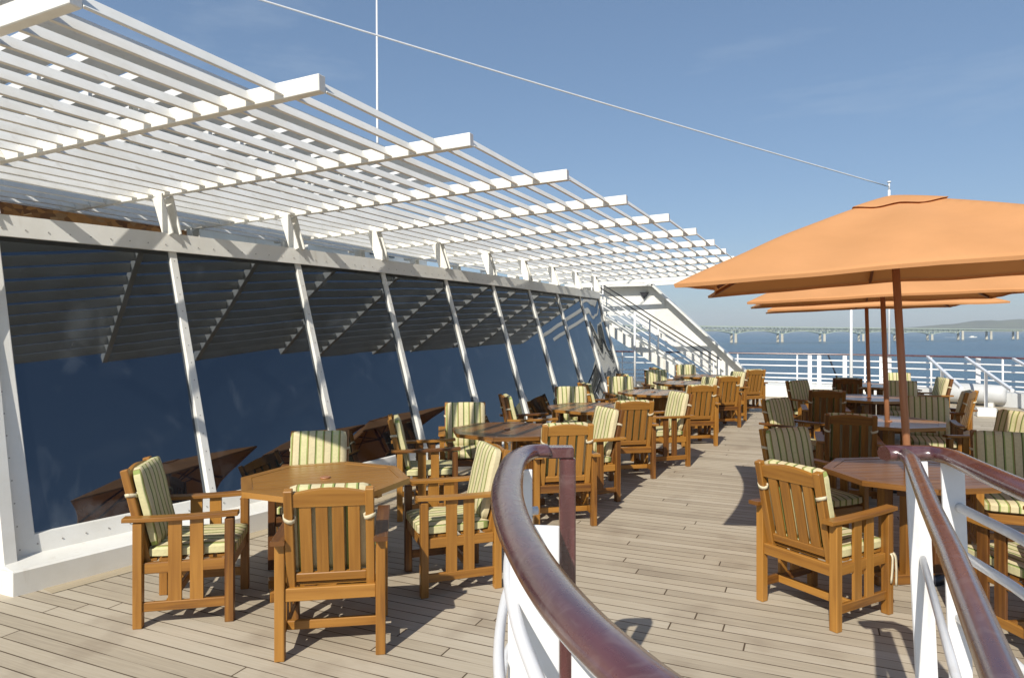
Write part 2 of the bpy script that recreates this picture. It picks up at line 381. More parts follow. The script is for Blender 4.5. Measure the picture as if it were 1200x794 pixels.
def make_chair():
    root = empty('armchair')
    B = .004
    for sx in (-1, 1):
        m = MB(); m.beam((sx*.262, -.255, 0), (sx*.262, -.255, .62), .052, .052, up=(0, 1, 0), bevel=B); m.build('leg', teak, root)
        m = MB(); m.beam((sx*.262, .25, 0), (sx*.262, .25, .62), .052, .052, up=(0, 1, 0), bevel=B); m.build('leg', teak, root)
        m = MB()
        pts = [(-.335, .640, .070), (-.15, .636, .076), (.10, .640, .082), (.30, .648, .078)]
        m.tube(spline([(sx*.264, y, z) for y, z, w_ in pts], 4), 0, prof=[(-.037, -.009), (-.034, -.012), (.034, -.012), (.037, -.009), (.037, .009), (.034, .012), (-.034, .012), (-.037, .009)], smooth=False)
        m.build('armrest', teak, root)
        m = MB()
        m.beam((sx*.262, -.055, .125), (sx*.262, -.055, .628), .075, .018, up=(1, 0, 0), bevel=.002)
        m.beam((sx*.262, .065, .125), (sx*.262, .065, .628), .075, .018, up=(1, 0, 0), bevel=.002)
        m.build('side_slats', teak, root)
        m = MB(); m.beam((sx*.262, -.232, .120), (sx*.262, .226, .120), .024, .055, bevel=B); m.build('stretcher', teak, root)
    m = MB(); m.beam((-.25, -.10, .120), (.25, -.10, .120), .028, .050, bevel=B); m.build('stretcher', teak, root)
    m = MB()
    m.beam((-.236, -.255, .345), (.236, -.255, .345), .03, .07, bevel=B)
    m.beam((-.236, .25, .345), (.236, .25, .345), .03, .07, bevel=B)
    for sx in (-1, 1): m.beam((sx*.255, -.229, .346), (sx*.255, .224, .346), .03, .065, bevel=B)
    for i in range(6): m.beam((-.236, -.19+i*.078, .385), (.236, -.19+i*.078, .385), .055, .014)
    m.build('seat', teak, root)
    # back, leaning 14 degrees
    def bp(x, t, off=0):      # t = height along the back from its foot
        a = R(13); return Vector((x, -.215 - math.sin(a)*t - math.cos(a)*off, .355 + math.cos(a)*t - math.sin(a)*off))
    nrm = (0, math.cos(R(13)), math.sin(R(13)))
    m = MB()
    for sx in (-1, 1): m.beam(bp(sx*.208, 0), bp(sx*.208, .580), .045, .045, up=nrm, bevel=B)
    m.beam(bp(-.186, .075), bp(.186, .075), .024, .05, up=(0, -.22, 1), bevel=B)
    # arched top rail
    n = 8
    for i in range(n):
        x0, x1 = -.186+.372*i/n, -.186+.372*(i+1)/n
        def top(x): return .556 + .026*(1-(x/.186)**2)
        lo = .485
        A = [bp(x0, lo), bp(x1, lo), bp(x1, top(x1)), bp(x0, top(x0))]
        m.poly([a + Vector(nrm)*.013 for a in A], .026, [-k for k in nrm], ou=3.3)
    bmesh.ops.remove_doubles(m.bm, verts=[v for v in m.bm.verts], dist=.0005)
    for i in range(4):
        x = -.124 + i*.083
        m.beam(bp(x, .10), bp(x, .49), .062, .016, up=nrm, bevel=.002)
    m.build('backrest', teak, root)
    # cushions
    m = MB(); cushion(m, 0, .03, .425, .475, .50, .082); sc = m.build('seat_cushion', stripes, root)
    m = MB(); c = bp(0, .330, -.058); cushion(m, c.x, c.y, c.z, .44, .068, .485, rx=R(13)); bc = m.build('back_cushion', stripes, root)
    for sx in (-1, 1):
        m = MB(); w = .0275
        loop = []
        for i in range(13):
            a = 2*math.pi*i/12
            q = bp(sx*.208 + w*1.05*math.cos(a)*1.0, .42 + .012*sx*math.sin(a+1), math.sin(a)*w*1.1); loop.append(q)
        m.tube(loop, 0, prof=[(-.003, -.010), (.003, -.010), (.003, .010), (-.003, .010)], up=nrm if False else (0, -.22, .97), caps=False)
        m.tube([bp(sx*.175, .42, 0.0), bp(sx*.205, .425, -.034), bp(sx*.19, .43, -.05)], 0, prof=[(-.003, -.009), (.003, -.009), (.003, .009), (-.003, .009)], up=(0, -.22, .97))
        m.build('tie', tiecloth, bc)
    m = MB()
    for k, dx in enumerate((-.012, .012)):
        m.tube(spline([(.238, .24, .40), (.292, .262+dx, .37), (.300, .265+dx*1.6, .30), (.298, .262+dx*2.2, .20-.03*k)], 4), 0, prof=[(-.0025, -.010), (.0025, -.010), (.0025, .010), (-.0025, .010)], up=(0, 1, .1))
    m.build('ribbon_tie', tiecloth, sc)
    return root
chair0 = make_chair(); used_chair = [False]
# (x, d) in survey axes, facing (degrees clockwise from the survey's far direction), label, group
GL = 'teak armchairs around the tables along the glass wall'
GR = 'teak armchairs around the tables under the orange parasols'
CH = [
 (-2.00, 4.32, 78, 'leftmost armchair, side-on beside the nearest table, its striped back cushion towards the glass', GL),
 (-1.01, 3.91, -9, 'armchair with its slatted back to the viewer at the near side of the nearest table', GL),
 (-.43, 4.80, -110, 'side-on armchair facing left between the nearest table and the curved handrail', GL),
 (-1.53, 5.28, 172, 'armchair facing the viewer behind the nearest table, its striped cushion half in shade', GL),
 (-.82, 6.55, 80, 'shaded armchair facing right at the glass side of the second table', GL),
 (-.50, 7.45, 174, 'armchair facing the viewer behind the second table along the glass wall', GL),
 (.42, 6.30, -12, 'armchair seen from behind directly beyond the upright post of the curved handrail', GL),
 (.74, 7.11, -112, 'sunlit striped cushion armchair facing left at the right of the second table', GL),
 (1.35, 8.22, -12, 'armchair seen from behind at the near side of the third table along the glass', GL),
 (1.93, 8.92, -108, 'armchair facing left with a bright striped cushion at the right of the third table', GL),
 (.90, 9.62, 172, 'armchair facing the viewer behind the third table along the glass', GL),
 (.22, 8.65, 80, 'dark armchair facing right at the glass side of the third table', GL),
 (2.76, 10.48, -12, 'armchair seen from behind at the near side of the fourth table', GL),
 (3.15, 11.75, -106, 'armchair facing left at the right of the fourth table', GL),
 (1.95, 11.72, 172, 'armchair facing the viewer behind the fourth table', GL),
 (1.42, 10.55, 80, 'dark armchair at the glass side of the fourth table', GL),
 (3.76, 12.42, -12, 'armchair seen from behind at the near side of the fifth table', GL),
 (4.16, 13.30, -106, 'armchair facing left with a pale cushion at the right of the fifth table', GL),
 (3.00, 13.75, 172, 'armchair facing the viewer behind the fifth table', GL),
 (2.36, 12.75, 80, 'dark armchair at the glass side of the fifth table', GL),
 (4.93, 14.42, -20, 'sunlit armchair seen from behind at the farthest table along the glass wall', GL),
 (4.10, 15.72, 176, 'armchair facing the viewer behind the farthest table by the stairs', GL),
 (3.40, 14.85, 85, 'armchair at the glass side of the farthest table by the stairs', GL),
 (1.97, 4.32, 60, 'large sunlit armchair seen from behind on the open deck left of the nearest parasol table', GR),
 (2.42, 5.48, 158, 'shaded green striped armchair facing the viewer behind the nearest parasol table', GR),
 (3.86, 5.25, 205, 'shaded armchair facing the viewer at the right end of the nearest parasol table', GR),
 (2.98, 3.90, -8, 'armchair behind the right handrail post at the near side of the nearest parasol table', GR),
 (3.42, 6.95, 22, 'dark armchair seen from behind at the near side of the second parasol table', GR),
 (3.36, 7.98, 145, 'armchair with a cushion half in bright sun left of the second parasol table', GR),
 (4.98, 8.12, 205, 'armchair with a wide shaded striped cushion right behind the second parasol table', GR),
 (4.82, 6.85, -98, 'shaded armchair side-on, facing left at the right of the second parasol table', GR),
 (4.40, 9.60, 20, 'dark armchair seen from behind at the near side of the third parasol table', GR),
 (4.80, 10.85, 150, 'armchair facing the viewer left behind the third parasol table', GR),
 (5.95, 9.42, -42, 'reddish shaded armchair seen from behind right of the third parasol table', GR),
 (6.15, 10.75, 205, 'shaded striped armchair right behind the third parasol table', GR),
 (5.80, 11.95, 15, 'dark armchair seen from behind at the table without a parasol', GR),
 (7.10, 11.75, -80, 'tall sunlit armchair on the right of the table without a parasol', GR),
 (7.25, 12.75, 200, 'striped cushion armchair facing the viewer behind the table without a parasol', GR),
]
for x, d, h, lab, g in CH:
    o = chair0 if not used_chair[0] else copy_tree(chair0); used_chair[0] = True
    p = S(x, d); o.location = p; o.rotation_euler = (0, 0, -R(h-24)); tag(o, lab, 'chair', g)
    o['keep'] = 1 if abs(x-1.97) < .01 or abs(x-2.98) < .01 or abs(x-.42) < .01 else 0

for o in list(bpy.data.objects):
    if o.name.startswith('ribbon_tie'):
        r_ = o.parent.parent
        if not r_['keep']: bpy.data.objects.remove(o)
for o in bpy.data.objects:
    if 'keep' in o: del o['keep']
# ------------------------------------------------------------------ tables
def make_table():
    root = empty('octagonal_table'); Rr = .575; ap = Rr*math.cos(R(22.5))
    oct_ = [(Rr*math.cos(R(22.5+45*i)), Rr*math.sin(R(22.5+45*i))) for i in range(8)]
    m = MB()
    # boards clipped to an inner octagon
    ri = .50; y = -ri*math.cos(R(22.5)); bw = .0925; nb = 10
    def half(yv):
        a = ri*math.cos(R(22.5)); s = ri*math.sin(R(22.5))
        yv = abs(yv)
        return a if yv <= s else a - (yv - s)
    aa = ri*math.cos(R(22.5))
    for i in range(nb):
        y0 = -aa + 2*aa*i/nb + .0032; y1 = -aa + 2*aa*(i+1)/nb - .0032
        pts = [(-half(y0), y0, .742), (half(y0), y0, .742)]
        s = ri*math.sin(R(22.5))
        for brk in (-s, s):
            if y0 < brk < y1: pts.append((aa, brk, .742))
        pts.append((half(y1), y1, .742)); pts.append((-half(y1), y1, .742))
        for brk in (s, -s):
            if y0 < brk < y1: pts.append((-aa, brk, .742))
        m.poly(pts, .022)
    # border frame: eight mitred boards
    for i in range(8):
        a0, a1 = R(22.5+45*i), R(22.5+45*(i+1)); q = .0015
        o0 = Vector((Rr*math.cos(a0), Rr*math.sin(a0), .7445)); o1 = Vector((Rr*math.cos(a1), Rr*math.sin(a1), .7445))
        i0 = Vector(((ri+.003)*math.cos(a0), (ri+.003)*math.sin(a0), .7445)); i1 = Vector(((ri+.003)*math.cos(a1), (ri+.003)*math.sin(a1), .7445))
        e = (o1-o0).normalized()*q
        fs = m.poly([o0+e, o1-e, i1-e, i0+e], .036)
        t = (o1-o0).normalized(); ou = rnd.uniform(0, 30)
        for f in fs:
            for l in f.loops:
                c = l.vert.co-o0; l[m.uv].uv = (ou+c.dot(t), c.dot(Vector((t.y, -t.x, 0))) + c.z)
    m.build('tabletop', teak_top, root)
    m = MB(); m.tube([(0, 0, .742), (0, 0, .752)], .034, 16); m.build('hole_cap', polewood, root)
    m = MB()
    for i in range(2):
        a = R(45+90*i); v = Vector((math.cos(a), math.sin(a), 0)); m.beam(v*-.44+Vector((0, 0, .685-.002*i)), v*.44+Vector((0, 0, .685-.002*i)), .05, .06)
    m.build('apron', teak, root)
    for sx in (-1, 1):
        for sy in (-1, 1):
            m = MB(); m.beam((sx*.11, sy*.11, .06), (sx*.11, sy*.11, .66), .07, .07, up=(0, 1, 0), bevel=.004); m.build('leg', teak, root)
    m = MB()
    m.beam((-.36, -.11, .035), (.36, -.11, .035), .08, .07, bevel=.006); m.beam((-.36, .11, .035), (.36, .11, .035), .08, .07, bevel=.006)
    m.beam((-.11, -.07, .035), (-.11, .07, .035), .07, .06); m.beam((.11, -.07, .035), (.11, .07, .035), .07, .06)
    m.build('foot', teak, root)
    return root
table0 = make_table()
TB = [(-1.27, 4.64, 22, 'nearest octagonal teak table by the slanted glass, lit by the sun', 'octagonal tables along the glass wall'),
 (-.05, 6.90, 10, 'second octagonal table from the viewer along the glass wall, shaded by the slatted roof', 'octagonal tables along the glass wall'),
 (1.02, 8.88, 5, 'third octagonal table from the viewer along the glass wall', 'octagonal tables along the glass wall'),
 (2.28, 11.0, 15, 'fourth octagonal table from the viewer along the glass wall', 'octagonal tables along the glass wall'),
 (3.25, 12.98, 0, 'fifth octagonal table from the viewer along the glass wall', 'octagonal tables along the glass wall'),
 (4.15, 14.9, 12, 'farthest octagonal table along the glass wall, next to the stairs', 'octagonal tables along the glass wall'),
 (2.83, 4.85, 8, 'octagonal table under the nearest orange parasol, behind the right handrail', 'octagonal tables in the parasol row'),
 (4.14, 7.50, 12, 'octagonal table under the middle orange parasol', 'octagonal tables in the parasol row'),
 (5.28, 10.1, 0, 'octagonal table under the farthest orange parasol', 'octagonal tables in the parasol row'),
 (6.50, 12.4, 10, 'dark octagonal table without a parasol near the aft railing', 'octagonal tables in the parasol row')]
for i, (x, d, rz, lab, g) in enumerate(TB):
    o = table0 if i == 0 else copy_tree(table0)
    o.location = S(x, d); o.rotation_euler = (0, 0, R(24+rz)); tag(o, lab, 'table', g)

# ------------------------------------------------------------------ parasols
def quad(m, g, i, j, N):
    a, b, c, d = g[j][i], g[j][i+1], g[j+1][i+1], g[j+1][i]
    if i == j: fs = ((a, b, c), (a, c, d))
    elif i + j == N-1: fs = ((a, b, d), (b, c, d))
    else: fs = ((a, b, c, d),)
    for f in fs: m.bm.faces.new(f).smooth = True
def make_umbrella():
    root = empty('parasol'); Hs = 1.39; ZE, RISE = 2.13, .56
    def surf(x, y, dz=0, k=1.0):        # x, y in -1..1
        r = max(abs(x), abs(y)); t = (min(abs(x), abs(y))/r) if r > 1e-6 else 0
        sag = 1 - .10*(1-t*t)*r**2
        z = ZE + RISE*(1-r**1.18) - .035*math.sin(math.pi*min(1, r))*(1-abs(2*t-1))*r*.8 + .02*(1-t)*r*r - .022*math.sin(math.pi*min(1, r))*(math.sin(math.pi*t)**2) + .010*noise.noise(Vector((x*3, y*3, 5)))*r
        return Vector((x*Hs*sag*k, y*Hs*sag*k, z+dz))
    m = MB(); N = 48; g = []
    for j in range(N+1):
        g.append([m.bm.verts.new(surf(-1+2*i/N, -1+2*j/N)) for i in range(N+1)])
    for j in range(N):
        for i in range(N): quad(m, g, i, j, N)
    # hem: a narrow fold hanging from the edge
    ring = [g[0][i] for i in range(N)] + [g[j][N] for j in range(N)] + [g[N][N-i] for i in range(N)] + [g[N-j][0] for j in range(N)]
    low = [m.bm.verts.new(v.co*1 + Vector((-v.co.x*.004, -v.co.y*.004, -.022))) for v in ring]
    for i in range(len(ring)): m.bm.faces.new((ring[i], ring[(i+1) % len(ring)], low[(i+1) % len(ring)], low[i]))
    can = m.build('canopy', canvas, root)
    m = MB(); g = []; N2 = 16; q = .205
    for j in range(N2+1):
        g.append([m.bm.verts.new(surf((-1+2*i/N2)*q, (-1+2*j/N2)*q, (.030 - .012)*1.0 - .004*max(abs(-1+2*i/N2), abs(-1+2*j/N2)))) for i in range(N2+1)])
    for j in range(N2):
        for i in range(N2): quad(m, g, i, j, N2)
    v = m.build('vent_cap', canvas, can)
    m = MB(); m.tube([(0, 0, .05), (0, 0, 2.66)], .026, 16); m.build('pole', polewood, root)
    m = MB(); m.tube([(0, 0, 2.55), (0, 0, 2.62)], .06, 12); m.build('hub', ribwood, root); m = MB(); m.tube([(0, 0, 2.22), (0, 0, 2.28)], .045, 12); m.build('runner', ribwood, root)
    for i in range(8):
        m = MB(); a = R(45*i); c, s_ = math.cos(a), math.sin(a); k = 1/max(abs(c), abs(s_))
        P = [surf(c*k*t, s_*k*t, -.022) for t in (.03, .3, .6, .97)]
        for p0, p1 in zip(P, P[1:]): m.beam(p0, p1, .018, .026)
        rb = m.build('rib', ribwood, root)
        m = MB(); m.beam((c*.04, s_*.04, 2.25), surf(c*k*.42, s_*k*.42, -.03), .014, .02); m.build('strut', ribwood, rb)
    m = MB(); m.tube([(0, 0, 0), (0, 0, .05), (0, 0, .055)], [.20, .19, .17], 24); m.tube([(0, 0, .05), (0, 0, .30)], .034, 12); m.build('base', darkmetal, root)
    return root
um0 = make_umbrella()
UM = [(2.86, 4.85, 3.5, 'nearest and largest looking orange square parasol, in front of the other two'),
      (4.15, 7.50, 2.1, 'middle orange parasol, partly hidden behind the nearest one'),
      (5.31, 10.1, 1.8, 'farthest orange parasol, lowest in view near the railing')]
SAV = S(-1, 0)
for i, (x, d, lean, lab) in enumerate(UM):
    o = um0 if i == 0 else copy_tree(um0); o.location = S(x, d); o.scale = (1, 1, (1, .978, .972)[i])
    axis = Vector((0, 0, 1)).cross(SAV); o.rotation_mode = 'QUATERNION'
    o.rotation_quaternion = Matrix.Rotation(R(lean), 3, axis).to_quaternion() @ Matrix.Rotation(R(24-20), 3, 'Z').to_quaternion()
    tag(o, lab, 'parasol', 'orange square parasols over the right-hand tables')

# ------------------------------------------------------------------ slanted glass wall
WP = [(-6.07, 1.75), (-5.80, 3.135), (-5.50, 4.52), (-5.24, 5.905), (-5.08, 7.29), (-4.95, 8.675), (-4.85, 10.06), (-4.79, 11.445), (-4.76, 12.83), (-4.74, 14.215), (-4.73, 15.6)]
def wn_(i):
    a = Vector(WP[max(i-1, 0)]); b = Vector(WP[min(i+1, len(WP)-1)]); t = (b-a).normalized(); return Vector((t.y, -t.x, 0))
def wpt(i, z):                      # glass plane at node i, height z
    k = (2.54-z)/(2.54-.29); n = wn_(i); return Vector((WP[i][0], WP[i][1], z)) + n*(.70*k)
wall = empty('glass_wall', (0, 0, 0)); tag(wall, 'long white framed wall of dark slanted windows curving along the deck', 'glass wall')
I0, I1 = 1, 10
for i in range(I0, I1):
    a0, a1, b0, b1 = wpt(i, .24)-wn_(i)*.03, wpt(i+1, .24)-wn_(i+1)*.03, wpt(i, 2.52)+wn_(i)*.0, wpt(i+1, 2.52)+wn_(i+1)*.0
    nrm = (a1-a0).cross(b0-a0).normalized()
    m = MB(); m.poly([a0, a1, b1, b0], .02, nrm if nrm.x < 0 else -nrm); m.build('pane', glass if i < 9 else wavy_glass, wall)
    # sill frame and header of this bay
    out = -nrm if nrm.x < 0 else nrm
    up = (b0-a0).normalized()
for i in range(I0, I1+1):
    n = wn_(i); lo, hi = wpt(i, .12), wpt(i, 2.60); w = .072 if i > I0 else .20
    sh = Vector((n.y, -n.x, 0))*(-.0 if i > I0 else .03)
    m = MB(); m.beam(lo-n*.035+sh, hi-n*.035+sh, w, .11, up=n, bevel=.006)
    ax = (hi-lo).normalized(); outn = (n - ax*n.dot(ax)).normalized()
    mu = m.build('mullion', white, wall)
    if i < 7:
        m = MB(); q = 16
        for k in range(q):
            c = lo + (hi-lo)*((k+.5)/q) - n*.035 + outn*.053 + sh
            m.disc(c, outn, .0055, .004, 6)
        m.build('rivets', screw, mu)
# continuous frame pieces
def band(z0, z1, o0, o1, zt=None, depth=.06):
    m = MB()
    for i in range(I0, I1):
        A, B_ = wpt(i, z0)+wn_(i)*o0, wpt(i+1, z0)+wn_(i+1)*o0
        C_, D = wpt(i+1, z1)+wn_(i+1)*o1, wpt(i, z1)+wn_(i)*o1
        bk = [p - wn_(i)*depth for p in (A, B_, C_, D)]
        V = [m.bm.verts.new(p) for p in (A, B_, C_, D)+tuple(bk)]
        for q in ((0, 1, 2, 3), (7, 6, 5, 4), (0, 4, 5, 1), (3, 2, 6, 7)): m.bm.faces.new([V[t] for t in q])
        if i == I0: m.bm.faces.new([V[t] for t in (0, 3, 7, 4)])
        if i == I1-1: m.bm.faces.new([V[t] for t in (1, 5, 6, 2)])
    bmesh.ops.remove_doubles(m.bm, verts=m.bm.verts[:], dist=.001)
    return m
sf = band(.165, .295, .022, .022, depth=.13).build('sill_frame', white, wall)
hd = band(2.47, 2.64, .055, .075, depth=.16).build('header', white, wall)
for (za, zb, zz, off, par) in ((.165, .295, .23, .024, sf), (2.47, 2.64, 2.53, .064, hd)):
    m = MB()
    for i in range(I0, 7):
        for k in range(9):
            t = (k+.5)/9; c = (wpt(i, zz)+wn_(i)*off).lerp(wpt(i+1, zz)+wn_(i+1)*off, t); m.disc(c, wn_(i)+Vector((0, 0, .25)), .0055, .004, 6)
    m.build('rivets', screw, par)
# kerb
m = MB()
for i in range(I0, I1):
    nA, nB = wn_(i), wn_(i+1)
    P0, P1 = Vector((*WP[i], 0)), Vector((*WP[i+1], 0))
    if i == I0: P0 = P0 - (P1-P0).normalized()*.17
    pr = [(1.06, 0), (1.06, .155), (1.045, .165), (.70, .172), (.70, 0)]
    A = [P0+nA*o+Vector((0, 0, z)) for o, z in pr]; B_ = [P1+nB*o+Vector((0, 0, z)) for o, z in pr]
    for q in range(5): m.bm.faces.new([m.bm.verts.new(v) for v in (A[q], A[(q+1) % 5], B_[(q+1) % 5], B_[q])])
    if i == I0: m.bm.faces.new([m.bm.verts.new(v) for v in A])
    if i == I1-1: m.bm.faces.new([m.bm.verts.new(v) for v in B_[::-1]])
bmesh.ops.remove_doubles(m.bm, verts=m.bm.verts[:], dist=.001)
m.build('kerb', white, wall)
# border plank that follows the kerb
m = MB()
for i in range(I0, I1):
    nA, nB = wn_(i), wn_(i+1); P0, P1 = Vector((*WP[i], .004)), Vector((*WP[i+1], .004))
    f = m.bm.faces.new([m.bm.verts.new(v) for v in (P0+nA*1.06, P1+nB*1.06, P1+nB*1.20, P0+nA*1.20)])
    for l, (u, v) in zip(f.loops, ((0, 0), (1.4, 0), (1.4, .14), (0, .14))): l[m.uv].uv = (u+i*1.4, v)
bmesh.ops.remove_doubles(m.bm, verts=m.bm.verts[:], dist=.001)
margin = mat_wood('margin_teak', (.30, .24, .16), (.40, .33, .22), (.47, .39, .28), rough=.75, coat=0, gs=(2, 60), vary=0)
tag(m.build('margin_plank', margin), 'margin plank of the deck along the white kerb', None, kind='structure')
# side wall turning to port at the near end, roof slab behind the header
c0 = wpt(1, .165); n1 = wn_(1)
side = empty('side_wall'); tag(side, 'white panelled wall at the near left end of the slanted windows', 'wall')
y0 = WP[1][1]
A = Vector((*WP[1], 0)) + n1*.90
m = MB(); m.poly([(A.x-.06, A.y-.15, .16), (-9.5, A.y-.15, .16), (-9.5, A.y+.15, 2.62), (WP[1][0]-.02, WP[1][1]-.08, 2.62)], .08, (0, 1, 0)); m.build('panel', white, side)
m = MB(); e = Vector((*WP[1], 0)) + n1*1.055 - Vector((-n1.y, n1.x, 0))*.172; m.poly([(e.x, e.y, .16), (-9.6, e.y-.05, .16), (-9.6, e.y+.3, .16), (e.x-.3, e.y+.3, .16)], .16); m.build('kerb', white, side)
m = MB()
for xx in (-5.3, -6.1, -7.0, -8.0): m.beam((xx, A.y-.145, .25), (xx-.35, A.y+.14, 2.5), .05, .02, up=(0, 1, 0))
m.build('trim', white, side)
m = MB(); pts = [(x, y, 2.60) for x, y in [(WP[i][0]-.09, WP[i][1]) for i in range(1, 11)]]
m.poly(pts[::-1] + [(-10, 3.135, 2.60), (-10, 15.6, 2.60)], .12); roof = m.build('roof', white)
tag(roof, 'flat white roof behind the header of the slanted windows', 'roof')
m = MB()
for i in range(1, 10):
    a, b = WP[i], WP[i+1]; m.beam((a[0]-.42, a[1], 2.65), (b[0]-.42, b[1]+.01, 2.65), .05, .10)
tag(m.build('coaming', white), 'low white coaming on the roof behind the window header', 'coaming')
# end wall closing the far end
m = MB(); q = wpt(10, .2); m.poly([(q.x-.03, 15.62, 0), (WP[10][0]-.1, 15.62, 2.6), (-10, 15.62, 2.6), (-10, 15.62, 0)], .1, (0, 1, 0))
tag(m.build('end_wall', white), 'white wall closing the far end of the window front', 'wall')

# upper deckhouse behind
uh = empty('upper_deckhouse', (-8.2, 2, 2.6)); tag(uh, 'white upper deckhouse with a timber band glimpsed behind the slatted roof', 'deckhouse')
def pb(name, c, s, mat):
    m = MB(); m.box((c[0]+8.2, c[1]-2, c[2]-2.6), s); return m.build(name, mat, uh)
pb('wall', (-9.1, 8.5, 3.4), (.4, 12.5, 1.6), white)
pb('timber_band', (-8.88, 4.6, 3.52), (.06, 3.6, .26), timber)
for yy in (2.6, 7.7, 9.4, 11.1, 12.8): pb('window', (-8.88, yy, 3.52), (.05, .9, .26), glass)
for yy in (2.5, 5.5, 8.5): pb('post', (-7.3, yy, 3.6), (.07, .07, 1.8), white)

m = MB(); m.beam((-6.75, 2.6, 2.755), (-6.75, 5.75, 2.755), .05, .30); tag(m.build('timber_louvre', timber), 'narrow strip of brown timber seen in the gap under the slatted roof', 'louvre')
m = MB(); m.beam((-6.78, 5.8, 2.73), (-6.78, 7.6, 2.73), .05, .25); tag(m.build('dark_louvre', darkmetal), 'narrow dark strip beside the brown timber strip under the slatted roof', 'louvre')
# ------------------------------------------------------------------ upper canopy
cn = empty('upper_canopy', (-6.2, 1.3, 4.61)); tag(cn, 'pale canopy of wide flat boards above the slatted roof', 'canopy')
slope = math.tan(R(7.5))
m = MB(); m.beam((-.20, 0, -.02), (-.20, 10.1, -.02), .44, .06); m.build('edge_board', greycan, cn)
for i in range(18):
    y = .13 + i*.566; m = MB(); m.beam((-.43, y, .04-.43*slope), (-3.0, y, .04-3.0*slope), .42, .095); m.build('plank', greycan, cn)
for x in (-1.4, -2.8):
    m = MB(); m.beam((x, 0, .135+x*slope), (x, 10.1, .135+x*slope), .07, .07); m.build('bearer', white, cn)

# ------------------------------------------------------------------ pergola
EX = [-2.85, -2.587, -2.34, -2.07, -1.876, -1.69, -1.57, -1.50, -1.48, -1.48, -1.50, -1.53, -1.58, -1.65]
YK = [1.88 if k == 0 else 1.75+1.385*k for k in range(14)]
RISE = math.tan(R(2.0)); ZB = 3.16      # beam mid height at its free end
pg = empty('pergola', (0, 0, 0)); tag(pg, 'white slatted sunshade roof reaching out over the deck from the window wall', 'pergola')
rest = MB(); nsl = 0; SUP = (math.sin(R(50)), 0, math.cos(R(50)))
for k in range(14):
    L = 4.95
    m = MB(); m.beam((EX[k], YK[k], ZB), (EX[k]-L, YK[k], ZB-L*RISE), .06, .10, bevel=.004); m.build('beam', slatwhite, pg)
    if k < 13:
        j = 0
        while True:
            off = .03 + j*.222
            if off > L-.1: break
            z = ZB - off*RISE - .004; x = EX[k]-off
            ya, yb = YK[k]+.032, YK[k+1]-.032
            jit = rnd.uniform(-.004, .004)
            dst = m if False else None
            if nsl < 99:
                s_ = MB(); s_.beam((x, ya, z+jit), (x, yb, z+jit+rnd.uniform(-.003, .003)),   .100, .014, up=SUP, bevel=.002); s_.build('slat', slatwhite, pg); nsl += 1
            elif k < 11: rest.beam((x, ya, z), (x, yb, z),   .100, .014, up=SUP)
            j += 1
    # struts on the header and at the tail
    if 1 <= k <= 10:
        for dy in (-.055, .055):
            wx, wy = WP[k]
            m = MB(); m.beam((wx+.03, YK[k]+dy*.8, 2.62), (wx-.10, YK[k]+dy, ZB-3.3*RISE-.05), .012, .13, up=(1, 0, 0)); m.build('strut', white, pg)
            m = MB(); m.beam((EX[k]-4.7, YK[k]+dy, 2.60), (EX[k]-4.75, YK[k]+dy, ZB-4.7*RISE-.05), .012, .11, up=(1, 0, 0)); m.build('strut', white, pg)
ro = rest.build('slats', slatwhite, pg); ro['kind'] = 'stuff'

# ------------------------------------------------------------------ near handrails
ZR = 1.265
OV = [(-.043, -.008), (-.036, .006), (-.018, .016), (0, .019), (.018, .016), (.036, .006), (.043, -.008), (.036, -.022), (.018, -.028), (-.018, -.028), (-.036, -.022)]
def Z(x, d, z): v = S(x, d); v.z = z; return v
lr = empty('handrail', S(0, 2)); tag(lr, 'curved varnished wooden handrail on white posts at the front of the view', 'railing')
def into(root, b, name, mat):
    o = b.build(name, mat); o.parent = root; o.matrix_parent_inverse = Matrix.Translation(-Vector(root.location)); return o
path = [(.155, 2.775), (.08, 2.74), (.028, 2.58), (.004, 2.30), (.0, 2.0), (.022, 1.70), (.055, 1.47), (.09, 1.29), (.125, 1.155), (.160, 1.05), (.215, .92), (.33, .72), (.5, .5), (.75, .3), (1.1, .1)]
path = [(x-.014, d) for x, d in path]; OV2 = [(a*1.14, b_*1.1) for a, b_ in OV]
sp_ = spline([Z(x, d, ZR) for x, d in path], 8)
b = MB(); b.tube(sp_, 1, prof=OV2); into(lr, b, 'rail_top', railwood)
b = MB(); b.beam(Z(.14, 2.78, ZR-.012), Z(.25, 2.78, ZR-.012), .07, .044, bevel=.005); into(lr, b, 'return_piece', railwood)
b = MB(); b.beam(Z(.225, 2.78, 0), Z(.225, 2.78, ZR-.035), .065, .06, up=S(0, 1), bevel=.006); into(lr, b, 'newel_post', railwood)
def offs(P, o, z):
    out = []
    for i, p in enumerate(P):
        t = (P[min(i+1, len(P)-1)]-P[max(i-1, 0)]).normalized(); out.append(Vector((p.x+t.y*o, p.y-t.x*o, z)))
    return out
for z, o in ((1.02, -.005), (.78, .025), (.52, .035), (.26, .035)):
    P = offs(sp_[4:], o, z); b = MB(); b.tube(P, .017, 10); into(lr, b, 'bar', railwhite)
for (x, d, a) in ((.06, 1.80, 8), (.03, 2.52, 4), (.16, 1.12, 25), (.55, .5, 50)):
    b = MB(); u = S(math.cos(R(a)), -math.sin(R(a)))
    c = Z(x, d, 0); b.beam(c, c+Vector((0, 0, ZR-.03)), .13 if d < 2.4 else .09, .012, up=S(math.sin(R(a)), math.cos(R(a))), bevel=.002); into(lr, b, 'post', railwhite)

